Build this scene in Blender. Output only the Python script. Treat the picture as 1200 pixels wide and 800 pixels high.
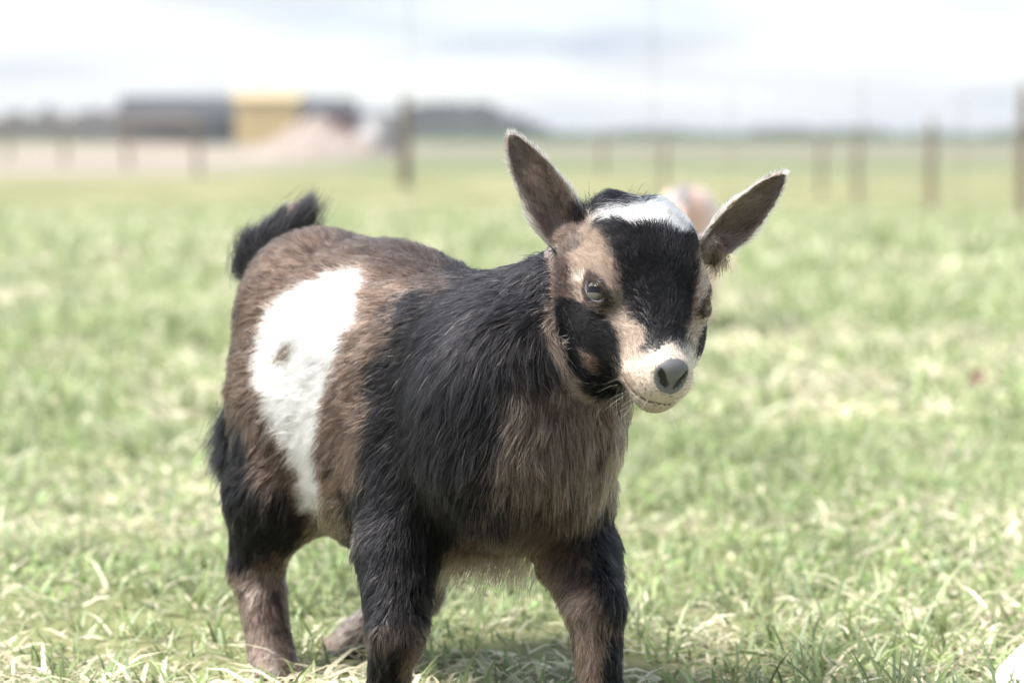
import bpy, math, random
import numpy as np
from mathutils import Vector, Matrix

random.seed(7)
rng = np.random.default_rng(11)
for o in list(bpy.data.objects):
    bpy.data.objects.remove(o, do_unlink=True)
scene = bpy.context.scene
COL = scene.collection
R = math.radians

# ------------------------------------------------------------------ camera
CAM_H = 0.42                      # crouching photographer, eye level of the kid
FPX = 3333.3                      # focal length in pixels of the 1200 px wide photo (100 mm lens)
PITCH = math.atan(240 / FPX)
cam_d = bpy.data.cameras.new("camera")
cam = bpy.data.objects.new("camera", cam_d); COL.objects.link(cam)
cam.location = (0, 0, CAM_H)
cam.rotation_euler = (R(90) - PITCH, 0, 0)
cam_d.sensor_width = 36; cam_d.lens = 100
cam_d.clip_start = 0.05; cam_d.clip_end = 20000
cam_d.dof.use_dof = True
cam_d.dof.focus_distance = 1.955
cam_d.dof.aperture_fstop = 6.0
cam_d.dof.aperture_blades = 0
scene.camera = cam

# ------------------------------------------------------------------ sky and sun
SUN_AZ = R(-104)                   # high on the left (0 = +Y, positive = to the right)
SUN_EL = R(56)
world = bpy.data.worlds.new("World"); scene.world = world; world.use_nodes = True
nt = world.node_tree; nt.nodes.clear()
def N(nt, t, **kw):
    n = nt.nodes.new(t)
    for k, v in kw.items():
        if k in n.inputs: n.inputs[k].default_value = v
        else: setattr(n, k, v)
    return n
def L(nt, a, b): nt.links.new(a, b)
out = N(nt, 'ShaderNodeOutputWorld'); bg = N(nt, 'ShaderNodeBackground'); bg.inputs['Strength'].default_value = 0.1
sky = N(nt, 'ShaderNodeTexSky'); sky.sky_type = 'NISHITA'; sky.sun_disc = False
sky.sun_elevation = SUN_EL; sky.sun_rotation = SUN_AZ; sky.air_density = 1.0; sky.dust_density = 0.6; sky.ozone_density = 1.2
tc = N(nt, 'ShaderNodeTexCoord'); sep = N(nt, 'ShaderNodeSeparateXYZ'); L(nt, tc.outputs['Generated'], sep.inputs[0])
zz = N(nt, 'ShaderNodeMath', operation='MAXIMUM'); L(nt, sep.outputs['Z'], zz.inputs[0]); zz.inputs[1].default_value = 0.0
za = N(nt, 'ShaderNodeMath', operation='ADD'); L(nt, zz.outputs[0], za.inputs[0]); za.inputs[1].default_value = 0.11
dx = N(nt, 'ShaderNodeMath', operation='DIVIDE'); L(nt, sep.outputs['X'], dx.inputs[0]); L(nt, za.outputs[0], dx.inputs[1])
dy = N(nt, 'ShaderNodeMath', operation='DIVIDE'); L(nt, sep.outputs['Y'], dy.inputs[0]); L(nt, za.outputs[0], dy.inputs[1])
cmb = N(nt, 'ShaderNodeCombineXYZ'); L(nt, dx.outputs[0], cmb.inputs[0]); L(nt, dy.outputs[0], cmb.inputs[1])
cn = N(nt, 'ShaderNodeTexNoise'); cn.inputs['Scale'].default_value = 1.1; cn.inputs['Detail'].default_value = 6; cn.inputs['Roughness'].default_value = 0.55
L(nt, cmb.outputs[0], cn.inputs['Vector'])
cr = N(nt, 'ShaderNodeValToRGB'); cr.color_ramp.elements[0].position = 0.36; cr.color_ramp.elements[1].position = 0.66
L(nt, cn.outputs['Fac'], cr.inputs[0])
cm = N(nt, 'ShaderNodeMix', data_type='RGBA')
cov = N(nt, 'ShaderNodeMath', operation='MULTIPLY_ADD'); L(nt, cr.outputs['Color'], cov.inputs[0]); cov.inputs[1].default_value = 0.34; cov.inputs[2].default_value = 0.66
cn2 = N(nt, 'ShaderNodeTexNoise'); cn2.inputs['Scale'].default_value = 0.8; cn2.inputs['Detail'].default_value = 5; cn2.inputs['Roughness'].default_value = 0.6
L(nt, cmb.outputs[0], cn2.inputs['Vector'])
cr2 = N(nt, 'ShaderNodeValToRGB'); cr2.color_ramp.elements[0].position = 0.38; cr2.color_ramp.elements[1].position = 0.62
cr2.color_ramp.elements[0].color = (1.62, 1.82, 2.15, 1); cr2.color_ramp.elements[1].color = (2.45, 2.48, 2.54, 1); L(nt, cn2.outputs['Fac'], cr2.inputs[0])
L(nt, cov.outputs[0], cm.inputs['Factor']); L(nt, sky.outputs[0], cm.inputs[6]); L(nt, cr2.outputs['Color'], cm.inputs[7])
L(nt, cm.outputs[2], bg.inputs['Color']); L(nt, bg.outputs[0], out.inputs[0])

sun_d = bpy.data.lights.new("sun", 'SUN'); sun = bpy.data.objects.new("sun", sun_d); COL.objects.link(sun)
sun_d.energy = 2.9; sun_d.angle = R(24); sun_d.color = (1.0, 0.96, 0.90)
sdir = Vector((math.sin(SUN_AZ) * math.cos(SUN_EL), math.cos(SUN_AZ) * math.cos(SUN_EL), math.sin(SUN_EL)))
sun.rotation_euler = sdir.to_track_quat('Z', 'Y').to_euler()

vs = scene.view_settings
vs.view_transform = 'Standard'; vs.look = 'None'; vs.gamma = 1; vs.use_curve_mapping = False
vs.exposure = 2.0
scene.render.engine = 'CYCLES'
scene.cycles.use_denoising = True
scene.cycles.max_bounces = 8; scene.cycles.transmission_bounces = 6; scene.cycles.transparent_max_bounces = 8
scene.cycles_curves.shape = 'RIBBONS'; scene.cycles_curves.subdivisions = 2

# ------------------------------------------------------------------ helpers
CP, SP = math.cos(PITCH), math.sin(PITCH)
def W(px, py, d):
    """the place seen at photo pixel (px, py) at depth d metres from the lens"""
    x = (px - 600) / FPX * d; v = (400 - py) / FPX * d
    return np.array([x, d * CP + v * SP, CAM_H - d * SP + v * CP])
def to_px(p):
    q = p - np.array([0, 0, CAM_H]); d = q[:, 1] * CP - q[:, 2] * SP; v = q[:, 1] * SP + q[:, 2] * CP
    return 600 + q[:, 0] / d * FPX, 400 - v / d * FPX
def nrm(v):
    v = np.asarray(v, float); return v / (np.linalg.norm(v, axis=-1, keepdims=True) + 1e-12)
def fbm(p, seed=0, octaves=3):
    """cheap smooth pseudo noise in [-1,1] from summed sines"""
    r = np.random.default_rng(seed); s = np.zeros(len(p)); a = 1.0; tot = 0
    for o in range(octaves):
        for k in range(4):
            d = nrm(r.normal(size=3)) * (2 ** o) * r.uniform(.7, 1.3)
            s += a * np.sin(p @ d * 6.283 + r.uniform(0, 6.28))
        tot += a * 2.2; a *= .55
    return s / tot
def tag(o, label=None, cat=None, group=None, kind=None):
    if label: o['label'] = label
    if cat: o['category'] = cat
    if group: o['group'] = group
    if kind: o['kind'] = kind
    return o
def empty(name, loc=(0, 0, 0)):
    o = bpy.data.objects.new(name, None); COL.objects.link(o); o.location = loc; o.empty_display_size = .1
    return o
def put(name, me, mat=None, parent=None):
    o = bpy.data.objects.new(name, me); COL.objects.link(o)
    if mat and not me.materials: me.materials.append(mat)
    if parent: o.parent = parent; o.matrix_parent_inverse = Matrix.Translation(parent.location).inverted()
    return o
def mesh_np(name, V, F, smooth=False):
    """V (n,3), F (m,k) constant k"""
    me = bpy.data.meshes.new(name); V = np.asarray(V, np.float32); F = np.asarray(F, np.int32); k = F.shape[1]
    me.vertices.add(len(V)); me.vertices.foreach_set('co', V.ravel())
    me.loops.add(F.size); me.loops.foreach_set('vertex_index', F.ravel())
    me.polygons.add(len(F)); me.polygons.foreach_set('loop_start', np.arange(0, F.size, k, dtype=np.int32))
    me.update(calc_edges=True)
    if smooth: me.polygons.foreach_set('use_smooth', np.ones(len(F), bool))
    return me
def color_attr(me, c, name='col', domain='POINT'):
    a = me.attributes.new(name, 'FLOAT_COLOR', domain)
    c4 = np.ones((len(c), 4), np.float32); c4[:, :3] = c
    a.data.foreach_set('color', c4.ravel())
class MB:
    """collects boxes and tubes into one mesh"""
    def __init__(s): s.v = []; s.f = []
    def box(s, lo, hi, jit=0):
        n = len(s.v); (x0, y0, z0), (x1, y1, z1) = lo, hi
        for x, y, z in ((x0,y0,z0),(x1,y0,z0),(x1,y1,z0),(x0,y1,z0),(x0,y0,z1),(x1,y0,z1),(x1,y1,z1),(x0,y1,z1)):
            s.v.append((x + random.uniform(-jit, jit), y + random.uniform(-jit, jit), z + random.uniform(-jit, jit)))
        for q in ((0,3,2,1),(4,5,6,7),(0,1,5,4),(1,2,6,5),(2,3,7,6),(3,0,4,7)): s.f.append([n + i for i in q])
        return s
    def tube(s, pts, rad, seg=8):
        n0 = len(s.v); P = [Vector(p) for p in pts]
        for i, p in enumerate(P):
            t = (P[min(i + 1, len(P) - 1)] - P[max(i - 1, 0)]).normalized()
            a = t.orthogonal().normalized(); b = t.cross(a); r = rad[i] if hasattr(rad, '__len__') else rad
            for k in range(seg):
                w = 2 * math.pi * k / seg; s.v.append(tuple(p + (a * math.cos(w) + b * math.sin(w)) * r))
        for i in range(len(P) - 1):
            for k in range(seg):
                s.f.append([n0 + i*seg + k, n0 + i*seg + (k+1) % seg, n0 + (i+1)*seg + (k+1) % seg, n0 + (i+1)*seg + k])
        s.f.append([n0 + k for k in range(seg)][::-1]); s.f.append([n0 + (len(P)-1)*seg + k for k in range(seg)])
        return s
    def poly(s, verts, faces):
        n = len(s.v); s.v += [tuple(v) for v in verts]; s.f += [[n + i for i in f] for f in faces]; return s
    def build(s, name, mat, parent=None, smooth=False):
        me = bpy.data.meshes.new(name); me.from_pydata(s.v, [], s.f); me.update()
        if smooth: me.polygons.foreach_set('use_smooth', np.ones(len(me.polygons), bool))
        return put(name, me, mat, parent)
def mat_new(name):
    m = bpy.data.materials.new(name); m.use_nodes = True; t = m.node_tree; t.nodes.clear()
    o = N(t, 'ShaderNodeOutputMaterial'); return m, t, o
def mat_simple(name, c1, c2, scale=8, rough=.85, bump=.15, spec=.3, coord='Object', stretch=(1, 1, 1)):
    m, t, o = mat_new(name); b = N(t, 'ShaderNodeBsdfPrincipled'); b.inputs['Roughness'].default_value = rough
    b.inputs['Specular IOR Level'].default_value = spec
    tc = N(t, 'ShaderNodeTexCoord'); mp = N(t, 'ShaderNodeMapping'); mp.inputs['Scale'].default_value = stretch
    L(t, tc.outputs[coord], mp.inputs[0])
    n = N(t, 'ShaderNodeTexNoise'); n.inputs['Scale'].default_value = scale; n.inputs['Detail'].default_value = 6; L(t, mp.outputs[0], n.inputs['Vector'])
    r = N(t, 'ShaderNodeValToRGB'); r.color_ramp.elements[0].position = .35; r.color_ramp.elements[1].position = .65
    r.color_ramp.elements[0].color = (*c1, 1); r.color_ramp.elements[1].color = (*c2, 1)
    L(t, n.outputs['Fac'], r.inputs[0]); L(t, r.outputs[0], b.inputs['Base Color'])
    bp = N(t, 'ShaderNodeBump'); bp.inputs['Strength'].default_value = bump; L(t, n.outputs['Fac'], bp.inputs['Height']); L(t, bp.outputs[0], b.inputs['Normal'])
    L(t, b.outputs[0], o.inputs[0]); return m

# ------------------------------------------------------------------ terrain
KY = [-50, 0, 3, 8, 15, 25, 35, 53, 75, 120, 300, 3000, 20000]
KZ = [0, 0, 0, -.03, -.15, -.33, -.50, -.68, -.52, -.36, -.32, -.45, -3]
def terrain(y): return np.interp(y, KY, KZ)
ys = np.unique(np.concatenate([np.linspace(-40, 0, 9), np.linspace(0, 12, 121), np.geomspace(12, 5000, 100)]))
us = np.linspace(-1, 1, 61); us = np.sign(us) * np.abs(us) ** 1.6
gx = us[None, :] * (12 + 1.6 * np.maximum(ys, 0))[:, None]; gy = np.repeat(ys[:, None], len(us), 1)
gz = terrain(gy) + .012 * fbm(np.stack([gx.ravel(), gy.ravel(), 0 * gx.ravel()], 1) * .35, 3).reshape(gx.shape) * (np.abs(gy) < 60)
V = np.stack([gx, gy, gz], -1).reshape(-1, 3); nx = len(us)
ii = (np.arange(len(ys) - 1)[:, None] * nx + np.arange(nx - 1)[None]).ravel()
ground = put('ground', mesh_np('ground', V, np.stack([ii, ii + 1, ii + nx + 1, ii + nx], 1), True))
tag(ground, kind='structure')

def ground_mat():
    m, t, o = mat_new('pasture_soil'); b = N(t, 'ShaderNodeBsdfPrincipled'); b.inputs['Roughness'].default_value = .95; b.inputs['Specular IOR Level'].default_value = .1
    g = N(t, 'ShaderNodeNewGeometry'); sp = N(t, 'ShaderNodeSeparateXYZ'); L(t, g.outputs['Position'], sp.inputs[0])
    def noise(scale, det=4, st=(1, 1, 1)):
        mp = N(t, 'ShaderNodeMapping'); mp.inputs['Scale'].default_value = st; L(t, g.outputs['Position'], mp.inputs[0])
        n = N(t, 'ShaderNodeTexNoise'); n.inputs['Scale'].default_value = scale; n.inputs['Detail'].default_value = det; L(t, mp.outputs[0], n.inputs['Vector']); return n.outputs['Fac']
    def ramp(f, p0, p1):
        r = N(t, 'ShaderNodeMapRange'); r.inputs['From Min'].default_value = p0; r.inputs['From Max'].default_value = p1; L(t, f, r.inputs['Value']); return r.outputs[0]
    def mix(f, a, b_):
        x = N(t, 'ShaderNodeMix', data_type='RGBA'); L(t, f, x.inputs['Factor'])
        for s, v in ((6, a), (7, b_)):
            if isinstance(v, tuple): x.inputs[s].default_value = (*v, 1)
            else: L(t, v, x.inputs[s])
        return x.outputs[2]
    def math_(op, a, b_):
        x = N(t, 'ShaderNodeMath', operation=op)
        for i, v in enumerate((a, b_)):
            if isinstance(v, (int, float)): x.inputs[i].default_value = v
            else: L(t, v, x.inputs[i])
        return x.outputs[0]
    grass = mix(ramp(noise(2.2, 6), .35, .65), (.13, .15, .07), (.20, .20, .10))
    grass = mix(ramp(noise(.55, 3, (1, .6, 1)), .5, .72), grass, (.30, .27, .17))
    far = mix(ramp(noise(.06, 4, (.5, 1, 1)), .4, .6), (.22, .20, .16), (.28, .24, .205))        # pale bare ground by the yard
    far2 = mix(ramp(noise(.05, 4, (.4, 1, 1)), .4, .6), (.12, .15, .08), (.145, .16, .095))
    far2 = mix(ramp(sp.outputs['Y'], 92, 118), far2, (.17, .16, .115)); far = mix(ramp(sp.outputs['X'], -9, -4), far, far2)
    farg = mix(ramp(noise(.02, 3), .4, .6), (.085, .12, .055), (.11, .14, .075))
    yw = math_('ADD', sp.outputs['Y'], math_('MULTIPLY', math_('SUBTRACT', noise(.08, 3), .5), 22))
    # on the right the pasture reaches further than on the left
    edge = math_('SUBTRACT', yw, math_('MULTIPLY', sp.outputs['X'], .2))
    c = mix(ramp(edge, 66, 80), grass, far)
    c = mix(ramp(yw, 225, 275), c, farg)
    L(t, c, b.inputs['Base Color'])
    bp = N(t, 'ShaderNodeBump'); bp.inputs['Strength'].default_value = .4; bp.inputs['Distance'].default_value = .02; L(t, noise(60, 4), bp.inputs['Height']); L(t, bp.outputs[0], b.inputs['Normal'])
    L(t, b.outputs[0], o.inputs[0]); return m
ground.data.materials.append(ground_mat())

# ------------------------------------------------------------------ grass
def grass_mat():
    m, t, o = mat_new('grass_blade'); a = N(t, 'ShaderNodeAttribute'); a.attribute_name = 'col'
    p = N(t, 'ShaderNodeBsdfPrincipled'); p.inputs['Roughness'].default_value = .45; p.inputs['Specular IOR Level'].default_value = .35
    tr = N(t, 'ShaderNodeBsdfTranslucent'); mx = N(t, 'ShaderNodeMixShader'); mx.inputs[0].default_value = .4
    L(t, a.outputs['Color'], p.inputs['Base Color']); L(t, a.outputs['Color'], tr.inputs['Color'])
    L(t, p.outputs[0], mx.inputs[1]); L(t, tr.outputs[0], mx.inputs[2]); L(t, mx.outputs[0], o.inputs[0]); return m
GRASS = grass_mat()
GREENS = np.array([[.24, .31, .13], [.30, .36, .17], [.19, .25, .11], [.37, .41, .23], [.27, .33, .19]])
STRAW = np.array([[.62, .58, .43], [.71, .68, .54], [.52, .47, .34], [.60, .58, .41]])
def blades(n, y0, y1, halfw, ln, wd, seed, keep=None):
    r = np.random.default_rng(seed)
    u = r.random(n); y = y0 + (y1 - y0) * u
    x = (r.random(n) * 2 - 1) * (halfw + .19 * y)
    p = np.stack([x, y, np.zeros(n)], 1)
    patch = fbm(np.stack([x * 1.1, y * .8, 0 * x], 1), 5, 3); patch2 = fbm(np.stack([x * 4, y * 3, 0 * x], 1), 8, 2)
    cs = .028 * (1 + y0 * .22); key = np.floor(np.stack([x + .5 * cs * patch2, y * .8 + .5 * cs * patch], 1) / cs).astype(np.int64)
    _, inv = np.unique(key[:, 0] * 73856093 ^ key[:, 1] * 19349663, return_inverse=True); cl = r.random((inv.max() + 1, 3))[inv]
    p[:, 2] = terrain(y) - .002
    l = ln * (.45 + .8 * r.random(n)) * (1 + .3 * patch2) * (.55 + .95 * cl[:, 0])
    w = wd * (.6 + .8 * r.random(n)); az = r.random(n) * 6.283
    straw = r.random(n) < np.clip(.57 + .6 * patch + .7 * (cl[:, 1] - .5), .06, .95)
    if keep: straw = r.random(n) < .62; w = w * .9
    lean = np.where(straw, .8 + .7 * r.random(n), .35 + .8 * r.random(n)) # lean angle from vertical
    d = np.stack([np.cos(az), np.sin(az), 0 * az], 1); side = np.stack([-np.sin(az), np.cos(az), 0 * az], 1)
    tw = r.normal(0, .7, n)
    side = side * np.cos(tw)[:, None] + np.array([0, 0, 1]) * np.sin(tw)[:, None] * .6
    V = np.zeros((n, 7, 3))
    pos = p.copy(); ang = lean * .45
    for k in range(4):
        if k:
            ang2 = np.clip(ang + lean * .42 * k, 0, 2.0)
            st = l / 3
            pos = pos + (d * np.sin(ang2)[:, None] + np.array([0, 0, 1]) * np.cos(ang2)[:, None]) * st[:, None]
            pos[:, 2] = np.maximum(pos[:, 2], terrain(pos[:, 1]) + .003)
        hw = (w * [.5, .5, .36, 0][k])[:, None] * side
        if k < 3: V[:, 2 * k] = pos - hw; V[:, 2 * k + 1] = pos + hw
        else: V[:, 6] = pos
    base = np.arange(n)[:, None] * 7
    tri = np.concatenate([base + np.array([[a, b, c]]) for a, b, c in ((0,1,3),(0,3,2),(2,3,5),(2,5,4),(4,5,6))], 0)
    col = np.where(straw[:, None], STRAW[r.integers(0, 4, n)], GREENS[r.integers(0, 5, n)]) * (.8 + .4 * r.random((n, 1))) * (.72 + .62 * cl[:, 2:3])
    return V.reshape(-1, 3), tri, np.repeat(col, 7, 0)
parts = [blades(95000, 1.25, 4.2, .30, .024, .0045, 24, True), blades(115000, 1.25, 4.2, .30, .039, .0036, 21), blades(70000, 4.2, 10, .3, .060, .0085, 22), blades(65000, 10, 36, .5, .095, .020, 23)]
Vs, Fs, Cs, off = [], [], [], 0
for v, f, c in parts: Vs.append(v); Fs.append(f + off); Cs.append(c); off += len(v)
# low clover and weed leaflets in loose patches between the blades
def leaflets(n, y0, y1, seed):
    r = np.random.default_rng(seed); y = y0 + (y1 - y0) * r.random(n * 3); x = (r.random(n * 3) * 2 - 1) * (.3 + .19 * y)
    k = np.where(fbm(np.stack([x * 2.2, y * 1.8, 0 * x], 1), 77, 3) + .35 * r.random(n * 3) > .25)[0][:n]; x, y = x[k], y[k]; m = len(x)
    c = np.stack([x, y, terrain(y) + .006 + .022 * r.random(m)], 1); a = r.random(m) * 6.283; s = (.003 + .0035 * r.random(m))[:, None]
    u = np.stack([np.cos(a), np.sin(a), .5 * r.normal(size=m)], 1); v = np.stack([-np.sin(a), np.cos(a), .5 * r.normal(size=m)], 1)
    V = np.stack([c - u * s, c - u * s * .2 + v * s * .8, c + u * s, c - u * s * .2 - v * s * .8], 1).reshape(-1, 3); q = np.arange(m)[:, None] * 4
    col = np.array([[.24, .35, .13], [.31, .41, .16], [.20, .29, .13]])[r.integers(0, 3, m)] * (.8 + .4 * r.random((m, 1)))
    return V, np.concatenate([q + [[0, 1, 2]], q + [[0, 2, 3]]]), np.repeat(col, 4, 0)
v, f, c = leaflets(6000, 2.4, 7, 61); Vs.append(v); Fs.append(f + off); Cs.append(c); off += len(v)
gme = mesh_np('grass', np.concatenate(Vs), np.concatenate(Fs)); color_attr(gme, np.concatenate(Cs))
grass = put('grass', gme, GRASS)
tag(grass, 'short green pasture grass mixed with pale dry straw', 'grass', kind='stuff')

# ------------------------------------------------------------------ background: fences, farmyard, woods
WOOD = mat_simple('weathered_wood', (.10, .075, .055), (.20, .16, .125), 14, .9, .4, stretch=(3, 3, .4))
WIRE = mat_simple('galvanised_wire', (.25, .26, .27), (.36, .37, .38), 30, .5, .05, .5)
RODM = mat_simple('rusty_rod', (.16, .15, .15), (.24, .22, .21), 20, .6, .1)
def gpos(px, d):
    x = (px - 600) / FPX * d; return Vector((x, d, float(terrain(d))))
def post_mesh(rad, h):
    m = MB(); n = 7; pts = [(0.012 * math.sin(i * 1.3) * i / n, 0.01 * math.cos(i * 2.1) * i / n, -.25 + (h + .25) * i / n) for i in range(n + 1)]
    m.tube(pts, [rad * (1.06 - .12 * i / n + random.uniform(-.03, .03)) for i in range(n)] + [rad * .72], 9); return m
def fence(name, label, spots, rad=.055, rails=None, wires=(.25, .55, .85), group=None):
    base = gpos(*spots[0][:2]); root = empty(name, base); tag(root, label, 'fence')
    for px, d, h in spots:
        g = gpos(px, d); m = post_mesh(rad, h); m.v = [(a + g.x, b + g.y, c + g.z) for a, b, c in m.v]; m.build('post', WOOD, root, True)
    for (a, b) in zip(spots[:-1], spots[1:]):
        A, B = gpos(*a[:2]), gpos(*b[:2])
        if rails:
            for z in rails:
                v = (B - A).normalized(); s = Vector((-v.y, v.x, 0)) * .02; u = Vector((0, 0, .06))
                c0, c1 = A + Vector((0, 0, z)) - s * 4, B + Vector((0, 0, z)) - s * 4
                MB().poly([c0-s-u, c1-s-u, c1+s-u, c0+s-u, c0-s+u, c1-s+u, c1+s+u, c0+s+u], [(0,3,2,1),(4,5,6,7),(0,1,5,4),(1,2,6,5),(2,3,7,6),(3,0,4,7)]).build('rail', WOOD, root)
        for z in wires:
            pts = [A.lerp(B, k / 6) + Vector((0, -rad, z - .06 * (1 - (k / 3 - 1) ** 2) * .5)) for k in range(7)]
            MB().tube(pts, .0035, 5).build('wire', WIRE, root)
fence('wire_fence', 'wooden post and wire fence running away on the right of the pasture',
      [(1335, 19, 1.25), (1197, 25, 1.22), (1090, 34, 1.13), (1003, 46, 1.08), (962, 52, 1.15), (778, 56, 1.1), (706, 72, 1.2)], .048)
fence('rail_fence', 'low grey rail fence along the far left edge of the pasture',
      [(-66, 101, 1.5), (10, 95, 1.5), (77, 88, 1.5), (150, 80, 1.45), (232, 70, 1.4)], .07, rails=(1.38, .8), wires=())
root = empty('gate_post', gpos(474, 60)); tag(root, 'stout dark wooden post standing alone behind the goat, left of its ear', 'post')
m = post_mesh(.12, 1.80); m.v = [(a + root.location.x, b + root.location.y, c + root.location.z) for a, b, c in m.v]; m.build('shaft', WOOD, root, True)
m = MB().box((-.15, -.15, 1.802), (.15, .15, 1.86), .006); m.v = [(a + root.location.x, b + root.location.y, c + root.location.z) for a, b, c in m.v]; m.build('cap', WOOD, root)
for px, d, h, lab in ((481, 10.5, 1.1, 'thin steel fence rod left of the upright ear'), (764, 11, 1.1, 'thin steel fence rod rising behind the goat\'s head'),
                      (856, 12, .72, 'short thin steel fence rod above the far ear'), (1008, 12, .76, 'thin steel fence rod between the two middle posts on the right'),
                      (1126, 12, .7, 'thin steel fence rod near the right edge')):
    g = gpos(px, d); o = MB().tube([(g.x, g.y, g.z - .1), (g.x + .004, g.y, g.z + h * .5), (g.x, g.y, g.z + h)], .0022, 6).build('fence_rod', RODM)
    tag(o, lab, 'rod', 'thin steel rods in front of the fence')

SLATE = mat_simple('slate_roof', (.025, .028, .034), (.042, .046, .054), 3, .8, .2)
DARKW = mat_simple('dark_boards', (.045, .047, .052), (.07, .072, .078), 2, .9, .2, stretch=(4, 4, .3))
YELLOW = mat_simple('yellow_paint', (.50, .37, .17), (.56, .42, .21), 2, .7, .1)
MAROON = mat_simple('maroon_boards', (.16, .045, .04), (.20, .06, .05), 2, .85, .2)
GLASS = mat_simple('dark_glass', (.02, .025, .03), (.04, .045, .05), 1, .1, 0, .6)
SOIL = mat_simple('pinkish_soil', (.20, .165, .145), (.29, .245, .22), 1.6, .95, .5)
GREYST = mat_simple('grey_rubble', (.18, .18, .18), (.30, .29, .29), 1.5, .95, .5)
def shed(name, label, px0, px1, d, hw, hr, depth, wall, roof, boards=8, door=None, windows=()):
    """gabled shed, long side to the camera"""
    A = gpos((px0 + px1) / 2, d); w = (px1 - px0) / FPX * d / 2; root = empty(name, A); tag(root, label, 'building')
    x, y, z = A; z -= .2
    n = boards; bw = 2 * w / n
    MB().box((x-w, y, z), (x+w, y+depth, z+hw)).build('wall', wall, root)
    for i in range(n):
        MB().box((x-w+i*bw+.03, y-.06, z+.02), (x-w+(i+1)*bw-.03, y-.003, z+hw-.02)).build('wall_panel', wall, root)
    e = .35
    V = [(x-w-e,y-e,z+hw-.1),(x+w+e,y-e,z+hw-.1),(x+w+e,y+depth/2,z+hw+hr),(x-w-e,y+depth/2,z+hw+hr),(x-w-e,y+depth+e,z+hw-.1),(x+w+e,y+depth+e,z+hw-.1)]
    V += [(a,b,c+.18) for a,b,c in V]
    MB().poly(V, [(0,1,2,3)[::-1],(3,2,5,4)[::-1],(6,7,8,9),(9,8,11,10),(0,1,7,6),(4,10,11,5),(0,6,9,3),(3,9,10,4),(1,2,8,7),(2,5,11,8)]).build('roof', roof, root)
    for sx in (-1, 1):
        gx_ = x + sx * (w - .02)
        MB().poly([(gx_,y,z+hw),(gx_,y+depth,z+hw),(gx_,y+depth/2,z+hw+hr-.05),(gx_-sx*.15,y,z+hw),(gx_-sx*.15,y+depth,z+hw),(gx_-sx*.15,y+depth/2,z+hw+hr-.05)],
                  [(0,1,2),(5,4,3),(0,3,4,1),(1,4,5,2),(2,5,3,0)]).build('gable', wall, root)
    if door:
        MB().box((x+door[0], y-.14, z), (x+door[1], y-.064, z+door[2])).build('door', DARKW if wall is not DARKW else SLATE, root)
    for wx in windows:
        f = MB().box((x+wx-.7, y-.13, z+1.5), (x+wx+.7, y-.064, z+2.5)).build('window', WIRE, root)
        MB().box((x+wx-.6, y-.16, z+1.6), (x+wx+.6, y-.133, z+2.4)).build('pane', GLASS, f)
shed('long_shed', 'long dark slate roofed shed on the horizon left of the yellow barn', 140, 272, 262, 2.6, 1.9, 8, DARKW, SLATE, 10, (-1.5, 1.5, 2.3), (-3.6, 3.4))
shed('yellow_barn', 'small yellow walled barn on the horizon above the tail', 277, 348, 238, 4.1, .55, 5, YELLOW, mat_simple('pale_roof', (.45,.36,.2), (.5,.4,.24), 2), 6)
shed('red_shed', 'low dark roofed shed with maroon walls right of the yellow barn', 350, 412, 255, 3.0, 1.2, 6, MAROON, SLATE, 6, (-.8, .8, 2.0))

def heap(name, label, px0, px1, d, h, depth, mat, seed, cat):
    A = gpos((px0 + px1) / 2, d); w = (px1 - px0) / FPX * d / 2
    a = np.linspace(0, 2 * np.pi, 48, endpoint=False); rr = np.linspace(0, 1, 16)
    Rr, Aa = np.meshgrid(rr, a, indexing='ij'); X = Rr * np.cos(Aa); Y = Rr * np.sin(Aa)
    P = np.stack([X.ravel() * w, Y.ravel() * depth, 0 * X.ravel()], 1)
    n1 = fbm(P / max(w, 1) * .9, seed, 4).reshape(X.shape)
    Z = h * (np.cos(np.clip(Rr * 1.02, 0, 1) * np.pi) * .5 + .5) ** .55 * (1 + .6 * n1) + h * .06 * fbm(P * 3 / max(w, 1), seed + 1, 3).reshape(X.shape) - .15 * (Rr > .93)
    V = np.stack([X * w * (1 + .12 * n1) + A.x, Y * depth + A.y, Z + A.z], -1).reshape(-1, 3)
    i, k = np.meshgrid(np.arange(15), np.arange(48), indexing='ij'); k2 = (k + 1) % 48
    F = np.stack([i*48+k, (i+1)*48+k, (i+1)*48+k2, i*48+k2], -1).reshape(-1, 4)
    o = put(name, mesh_np(name, V, F, True), mat); tag(o, label, cat); return o
heap('soil_heap', 'pinkish beige heap of soil below the yellow barn', 282, 462, 118, 1.25, 3, SOIL, 4, 'heap')
heap('rubble_heap', 'grey heap of rubble beside the pinkish soil heap', 405, 476, 126, 1.8, 2.5, GREYST, 9, 'heap')

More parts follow.
